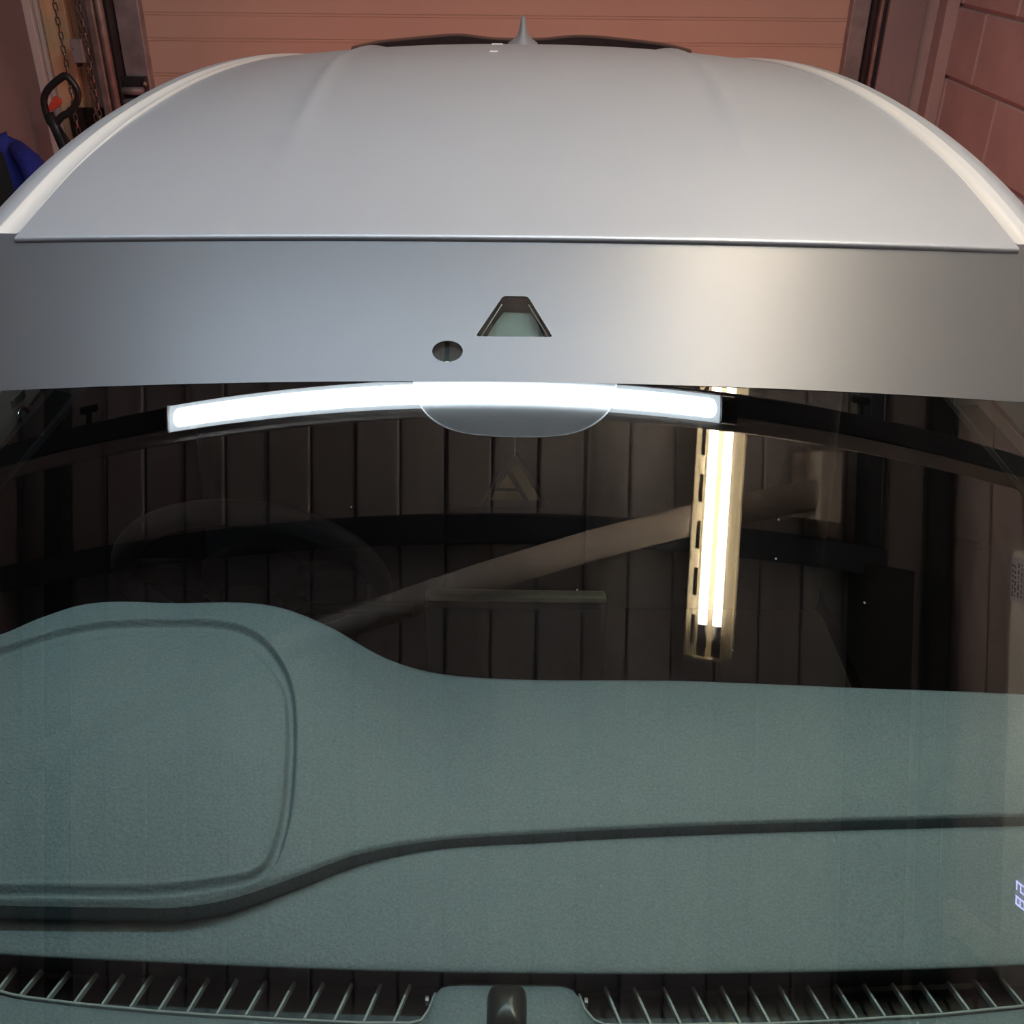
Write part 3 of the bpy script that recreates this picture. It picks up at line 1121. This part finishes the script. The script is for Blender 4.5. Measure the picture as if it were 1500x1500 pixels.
# ---------- dashboard
FAR = [(-.80, .70, 1.085), (-.62, .72, 1.10), (-.4809, .7621, 1.12), (-.4456, .7762, 1.13), (-.4107, .7898, 1.135), (-.3267, .7938, 1.135), (-.2282, .7932, 1.133), (-.1745, .7792, 1.12), (-.121, .7588, 1.1), (-.0826, .7576, 1.085), (-.0304, .7546, 1.08), (.1646, .7536, 1.08), (.3249, .7471, 1.08), (.4831, .7406, 1.08), (.78, .72, 1.07)]
SEAM = [(-.80, .50, 1.085), (-.60, .504, 1.074), (-.36, .4985, 1.075), (-.286, .4985, 1.075), (-.2406, .4995, 1.075), (-.2053, .508, 1.075), (-.162, .5290, 1.074), (-.1192, .5517, 1.073), (-.0669, .5682, 1.07), (.0319, .5791, 1.07), (.1438, .5882, 1.07), (.2855, .5966, 1.07), (.4288, .6037, 1.07), (.78, .615, 1.065)]
GRV = [(-.600, .575), (-.590, .68), (-.567, .715), (-.512, .725), (-.4560, .7265), (-.4380, .757), (-.3800, .7730), (-.2850, .7740), (-.2375, .7590), (-.2030, .7200), (-.1852, .6740), (-.1720, .5860), (-.1690, .5255), (-.1765, .5005), (-.1990, .4835), (-.2590, .4765), (-.3540, .4745), (-.4500, .4755), (-.56, .485), (-.595, .515)]
GRV = [(-.605, .60), (-.595, .68), (-.565, .718), (-.52, .736), (-.46, .7440), (-.42, .7570), (-.3700, .7690), (-.2850, .7720), (-.2375, .7580), (-.2030, .7200), (-.1852, .6740), (-.1735, .5960), (-.1745, .5480), (-.1850, .5245), (-.2130, .5130), (-.2650, .5050), (-.3540, .5035), (-.4500, .5035), (-.56, .513), (-.598, .545)]
fx, fyv, fz = zip(*FAR)
gx, gyv, gz = zip(*SEAM)


def catmull(poly, sub):
    o = []
    n = len(poly)
    for i in range(n):
        p0, p1, p2, p3 = [np.array(poly[(i + j - 1) % n]) for j in range(4)]
        for s in np.arange(sub) / sub:
            o.append(.5 * (2 * p1 + (p2 - p0) * s + (2 * p0 - 5 * p1 + 4 * p2 - p3) * s * s + (3 * p1 - p0 - 3 * p2 + p3) * s**3))
    return np.array(o)


gp = catmull(GRV, 8)


def sdist(X, Y):
    """signed distance to the groove outline, positive inside"""
    d = np.full(X.shape, 9.)
    ins = np.zeros(X.shape, bool)
    n = len(gp)
    for i in range(n):
        a, b = gp[i], gp[(i + 1) % n]
        e = b - a
        t = np.clip(((X - a[0]) * e[0] + (Y - a[1]) * e[1]) / (e @ e), 0, 1)
        d = np.minimum(d, np.hypot(X - a[0] - t * e[0], Y - a[1] - t * e[1]))
        c = ((a[1] > Y) != (b[1] > Y)) & (X < (b[0] - a[0]) * (Y - a[1]) / (b[1] - a[1] + 1e-12) + a[0])
        ins ^= c
    return np.where(ins, d, -d)


xs = np.concatenate([np.arange(-.68, -.62, .02), np.arange(-.62, -.14, .0018), np.arange(-.14, .685, .012)])
s_ = np.linspace(0, 1, 170)
ye = spline(gx, gyv, xs)
ze = spline(gx, gz, xs)
yf = spline(fx, fyv, xs)
zf = spline(fx, fz, xs)
Xg = np.repeat(xs[None], len(s_), 0)
Yg = ye[None] + (yf - ye)[None] * s_[:, None]
Zg = ze[None] + (zf - ze)[None] * s_[:, None] + .006 * np.sin(pi * s_)[:, None]
hood = sstep(-.10, -.24, Xg) if False else sstep(.10, .24, -Xg)
Zg += .004 * np.sin(pi * s_)[:, None] * hood
D = sdist(Xg, Yg)
gw = .0035 + .0085 * sstep(.68, .75, Yg)
gdep = .0066 * sstep(0, .0030, D) - .0050 * sstep(.0030, .0062, D - gw) - .0012 * np.exp(-((D + .001) / .0016) ** 2) - .0008 * np.exp(-((D - gw - .0068) / .0016) ** 2)
Zg -= gdep
# front roll of the edge
Zg -= .0022 * (1 - np.clip(s_ / .016, 0, 1))[:, None] ** 2
# back roll and skirts
fr = []
for dy, dz in ((.004, -.055), (.002, -.02), (-.0015, -.009)):
    fr.append(np.stack([xs, ye + dy - hood[0] * dz * .06, Zg[0] + dz * (1 + .1 * hood[0])], -1))
bk = []
for dy, dz in ((.006, -.003), (.012, -.012), (.016, -.03), (.02, -.12), (.02, -.30)):
    bk.append(np.stack([xs, yf + dy, Zg[-1] + dz], -1))
Gm = np.stack([Xg, Yg, Zg], -1)
du = grid_mesh('dash_upper', np.concatenate([Gm, np.array(bk)], 0), 'dash', car)
grid_mesh('dash_seam', np.concatenate([np.array(fr), Gm[:1]], 0), 'dash', du)

# lower pad in front of it with the rounded near lip
EX = [-.78, -.55, -.3739, -.2456, -.1193, .0031, .1305, .2562, .3842, .55, .78]
EY = [.53, .495, .4788, .4736, .4701, .4693, .4709, .4752, .4824, .497, .54]
xs2 = np.linspace(-.68, .68, 160)
ey = spline(EX, EY, xs2)
rows = []
back = spline(gx, gyv, xs2) + .02 + .025 * sstep(.10, .24, -xs2)
zl = 1.058
for s in np.linspace(0, 1, 30):
    y = back + (ey - back) * s
    z = 1.059 - .011 * s**2 + 0 * y
    rows.append(np.stack([xs2, y, z], -1))
rows.append(np.stack([xs2, ey - .0012, np.full_like(ey, 1.0472)], -1))
dl = grid_mesh('dash_lower', np.array(rows), 'dash', car)
# thin bright lip, dark riser below it
A = np.stack([np.stack([xs2, ey - .0010, np.full_like(ey, 1.0478)], -1), np.stack([xs2, ey - .0022, np.full_like(ey, 1.0472)], -1), np.stack([xs2, ey - .0022, np.full_like(ey, 1.0462)], -1)])
grid_mesh('lip', A, 'dash', dl)
A = np.stack([np.stack([xs2, ey - .0015, np.full_like(ey, 1.0464)], -1), np.stack([xs2, ey + .001, np.full_like(ey, 1.023)], -1)])
grid_mesh('vent_riser', A, 'black', dl)
# recess floor
A = np.stack([np.stack([xs2, ey + .004, np.full_like(ey, 1.012)], -1), np.stack([xs2, ey - .05, np.full_like(ey, 1.008)], -1)])
grid_mesh('vent_floor', A, 'black', dl)
# slats
bl = [(-.3717, .4603), (-.3539, .4562), (-.3329, .4538), (-.312, .4515), (-.2915, .4497), (-.2705, .4479), (-.2491, .4461), (-.228, .4449), (-.2065, .4436), (-.1856, .4429), (-.1642, .4417), (-.1429, .441), (-.1212, .4403), (-.1, .4396), (-.0785, .44)]
tl = [(-.3673, .4828), (-.3468, .4809), (-.3257, .4795), (-.3052, .4781), (-.2846, .4779), (-.2636, .4766), (-.2419, .4758), (-.2207, .475), (-.1991, .4742), (-.1771, .474), (-.1556, .4738), (-.1341, .4731), (-.1127, .4729), (-.0913, .4727), (-.0694, .4725)]
br = [(.0839, .441), (.1055, .4414), (.127, .4417), (.1488, .4431), (.1698, .443), (.191, .4438), (.2124, .4452), (.2338, .4466), (.2548, .448), (.2756, .4499), (.2967, .4513), (.3176, .4532), (.3383, .4557), (.359, .4582), (.3799, .4607)]
tr = [(.0743, .4732), (.0956, .4735), (.1175, .4739), (.1394, .4742), (.1607, .4746), (.1821, .475), (.2041, .4759), (.2252, .4768), (.2466, .4771), (.2677, .4781), (.289, .4795), (.3102, .4805), (.3311, .4819), (.3516, .4834), (.3726, .4849)]
for k in range(1, 9):   # more of the same beyond the picture
    bl.insert(0, (bl[0][0] - .021, bl[0][1] + .0035 + .0006 * k))
    tl.insert(0, (tl[0][0] - .0207, tl[0][1] + .002 + .0007 * k))
    br.append((br[-1][0] + .021, br[-1][1] + .0035 + .0006 * k))
    tr.append((tr[-1][0] + .0207, tr[-1][1] + .002 + .0007 * k))
for (b, t) in list(zip(bl, tl)) + list(zip(br, tr)):
    bm = bmesh.new()
    h = .0009
    top = [(b[0] - h, b[1], 1.029), (b[0] + h, b[1], 1.029), (t[0] + h, t[1], 1.0275), (t[0] - h, t[1], 1.0275)]
    a = [bm.verts.new(p) for p in top]
    c = [bm.verts.new((p[0], p[1], p[2] - .005)) for p in top]
    bm.faces.new(a)
    bm.faces.new(c[::-1])
    for i in range(4):
        j = (i + 1) % 4
        bm.faces.new((a[i], a[j], c[j], c[i]))
    obj('vent_slat', bm, 'slat', dl)
# rim line and the strip of dash between vents and glass
RIMl = [(-.68, .522), (-.54, .4945)] + [(x, float(np.interp(x, [p[0] for p in bl], [p[1] for p in bl])) - .0012) for x in np.linspace(-.50, -.0785, 40)] + [(-.0672, .4388), (-.0590, .4410), (-.0540, .4500), (-.0506, .4628)]
RIMr = [(.0551, .4635), (.0585, .4522), (.065, .4433), (.0722, .4400)] + [(x, float(np.interp(x, [p[0] for p in br], [p[1] for p in br])) - .0012) for x in np.linspace(.0839, .50, 40)] + [(.54, .4945), (.68, .522)]
for rim in (RIMl, RIMr):
    tubeo('vent_rim', [(x, y, 1.0285) for x, y in rim], .0012, 'slat', dl, 6)
path = RIMl + [(-.0492, .4645), (-.046, .4690), (-.040, .4712), (-.0297, .4722), (.036, .4733), (.0455, .4715), (.051, .4685), (.0536, .4640)] + RIMr
A = np.zeros((8, len(path), 3))
for j, (x, y) in enumerate(path):
    cen = float(sstep(.075, .045, abs(x))) if False else 1 - float(sstep(.045, .075, abs(x)))
    for i, (f, dz) in enumerate(((0, -.014), (0, -.0035), (.02, 0), (.06, .002), (.2, .003), (.4, .0035), (.7, .002), (1, -.004))):
        yf_ = .335 + .16 * x * x
        A[i, j] = (x, y - .0005 + (yf_ - y) * f, 1.0285 + dz + (.006 * cen * min(1, f * 20)))
grid_mesh('dash_front_strip', A, 'dash', dl)
for xx, yy in ((-.0565, .4600), (.0605, .4605)):
    boxo('clip', xx - .0012, xx + .0012, yy - .002, yy + .002, 1.020, 1.026, 'white_pvc', dl)
# domed sensor lozenge on the centre pad
n = 20
A = np.zeros((n + 1, 33, 3))
for i in range(n + 1):
    f = i / n
    for j in range(33):
        a = 2 * pi * j / 32
        ca, sa = cos(a), sin(a)
        rx = abs(ca) ** .45 * (1 if ca >= 0 else -1)
        ry = abs(sa) ** .45 * (1 if sa >= 0 else -1)
        A[i, j] = (.0024 + .0148 * f * rx, .4435 + .0205 * f * ry, 1.0345 + .014 * math.sqrt(max(0, 1 - f**2.0)))
sn = grid_mesh('sun_sensor', A, 'sensor', dl)
tag(sn, 'glossy dark sensor lozenge')

# infotainment screen standing behind the dash edge
boxo('touch_screen', -.087, .096, .822, .838, .99, 1.120, 'gloss_black', car, .006)
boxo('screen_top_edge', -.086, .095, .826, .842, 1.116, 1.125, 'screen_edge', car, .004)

# steering wheel
sw = bpy.data.objects.new('steering_wheel', None)
C.objects.link(sw)
sw.parent = car
sw.matrix_parent_inverse = Matrix.Translation((0, -1.1, 0))
wc = Vector((-.368, 1.195, .880))
tilt = R(65)
U, V = Vector((1, 0, 0)), Vector((0, -cos(tilt), sin(tilt)))
Wn = U.cross(V)


def wpt(a, r, d=0):
    return wc + U * cos(a) * r + V * sin(a) * r + Wn * d


def sub(name, bm, mt_, smooth=True, bevel=0):
    o = obj(name, bm, mt_, None, smooth, bevel)
    o.parent = sw
    return o


bm = bmesh.new()
tube(bm, [wpt(2 * pi * i / 64, .178) for i in range(64)], .018, 14, closed=True)
o = sub('wheel_rim', bm, 'wheel')
bm = bmesh.new()
for i in range(1):
    ring = []
    for d, rr in ((-.03, .06), (-.01, .078), (.015, .075), (.03, .05)):
        ring.append([bm.verts.new(wpt(2 * pi * k / 28, rr, d)) for k in range(28)])
    for a, b in zip(ring[:-1], ring[1:]):
        for k in range(28):
            bm.faces.new((a[k], a[(k + 1) % 28], b[(k + 1) % 28], b[k]))
    bm.faces.new(ring[0])
    bm.faces.new(ring[-1])
sub('wheel_hub', bm, 'black')
for a in (R(10), R(170), R(270)):
    bm = bmesh.new()
    tube(bm, [wpt(a, .06), wpt(a, .12, -.004), wpt(a, .178)], [.026, .020, .016], 10)
    sub('wheel_spoke', bm, 'black')
bm = bmesh.new()
tube(bm, [wpt(R(12), .08, .05), wpt(R(8), .20, .055), wpt(R(8), .235, .06)], [.008, .010, .008], 8)
sub('stalk', bm, 'black')
bm = bmesh.new()
tube(bm, [wc, wc + Wn * .28], .045, 16)
sub('column', bm, 'black')

# seats
for xs_ in (-.37, .37):
    st = bpy.data.objects.new('front_seat', None)
    C.objects.link(st)
    st.parent = car
    for nm, x0, x1, y0, y1, z0, z1, rot_ in (('cushion', -.24, .24, 1.15, 1.65, .38, .54, 0), ('backrest', -.23, .23, 1.60, 1.74, .50, 1.08, -12), ('headrest', -.12, .12, 1.66, 1.75, 1.10, 1.27, -12)):
        bm = bmesh.new()
        mt = Matrix.Translation((xs_, 1.65, .5)) @ Matrix.Rotation(R(rot_), 4, 'X') @ Matrix.Translation((0, -1.65, -.5))
        box(bm, x0, x1, y0, y1, z0, z1, mt)
        o = obj(nm, bm, 'seat', None, True, .045, 4)
        o.parent = st
    st.matrix_parent_inverse = Matrix.Translation((0, -1.1, 0))
boxo('cabin_light_block', -.62, .62, 2.50, 2.53, .27, 1.34, 'seat', car)  # unseen panel added to keep tail lamp glow out of the cabin
for sx in (-1, 1):
    boxo('side_light_block', sx * .72 - .10, sx * .72 + .10, 2.50, 2.53, .27, 1.0, 'seat', car)  # added side pieces closing the same light block
boxo('rear_bench', -.60, .60, 2.05, 2.22, .45, 1.0, 'seat', car, .05)

# rear-view mirror behind the strip
mr = boxo('rear_view_mirror', -.11, .11, 1.085, 1.115, 1.235, 1.30, 'black', car, .02)
tubeo('mirror_stem', [(0, 1.10, 1.29), (0, 1.06, 1.36), tuple(glass(0, .02, -.006))], .010, 'black', mr, 10)

# hanging card with a gold emblem
fr_ = empty('hanging_card', (.001, 1.1, 1.0664))
tag(fr_, 'black triangular hanging card with a gold triangle emblem behind the windscreen', 'air freshener')
poly_prism('card', [(.001, 1.1, 1.1458), (-.0418, 1.1, 1.0664), (.046, 1.1, 1.0677)], (0, .003, 0), 'fresh', fr_)
for pl in ([(.0022, 1.1321), (-.0048, 1.1212), (.0197, 1.0772), (.0337, 1.0779)], [(-.0077, 1.1143), (-.0199, 1.0941), (.0032, 1.0949)], [(-.0233, 1.0891), (-.0285, 1.0765), (.0129, 1.0773), (.0055, 1.0895)]):
    poly_prism('gold_emblem', [(x, 1.0985, z) for x, z in pl], (0, .002, 0), 'gold', fr_)
tubeo('string', [(.0012, 1.1005, 1.138), (.0011, 1.1005, 1.235)], .0008, 'white_pvc', fr_, 6)
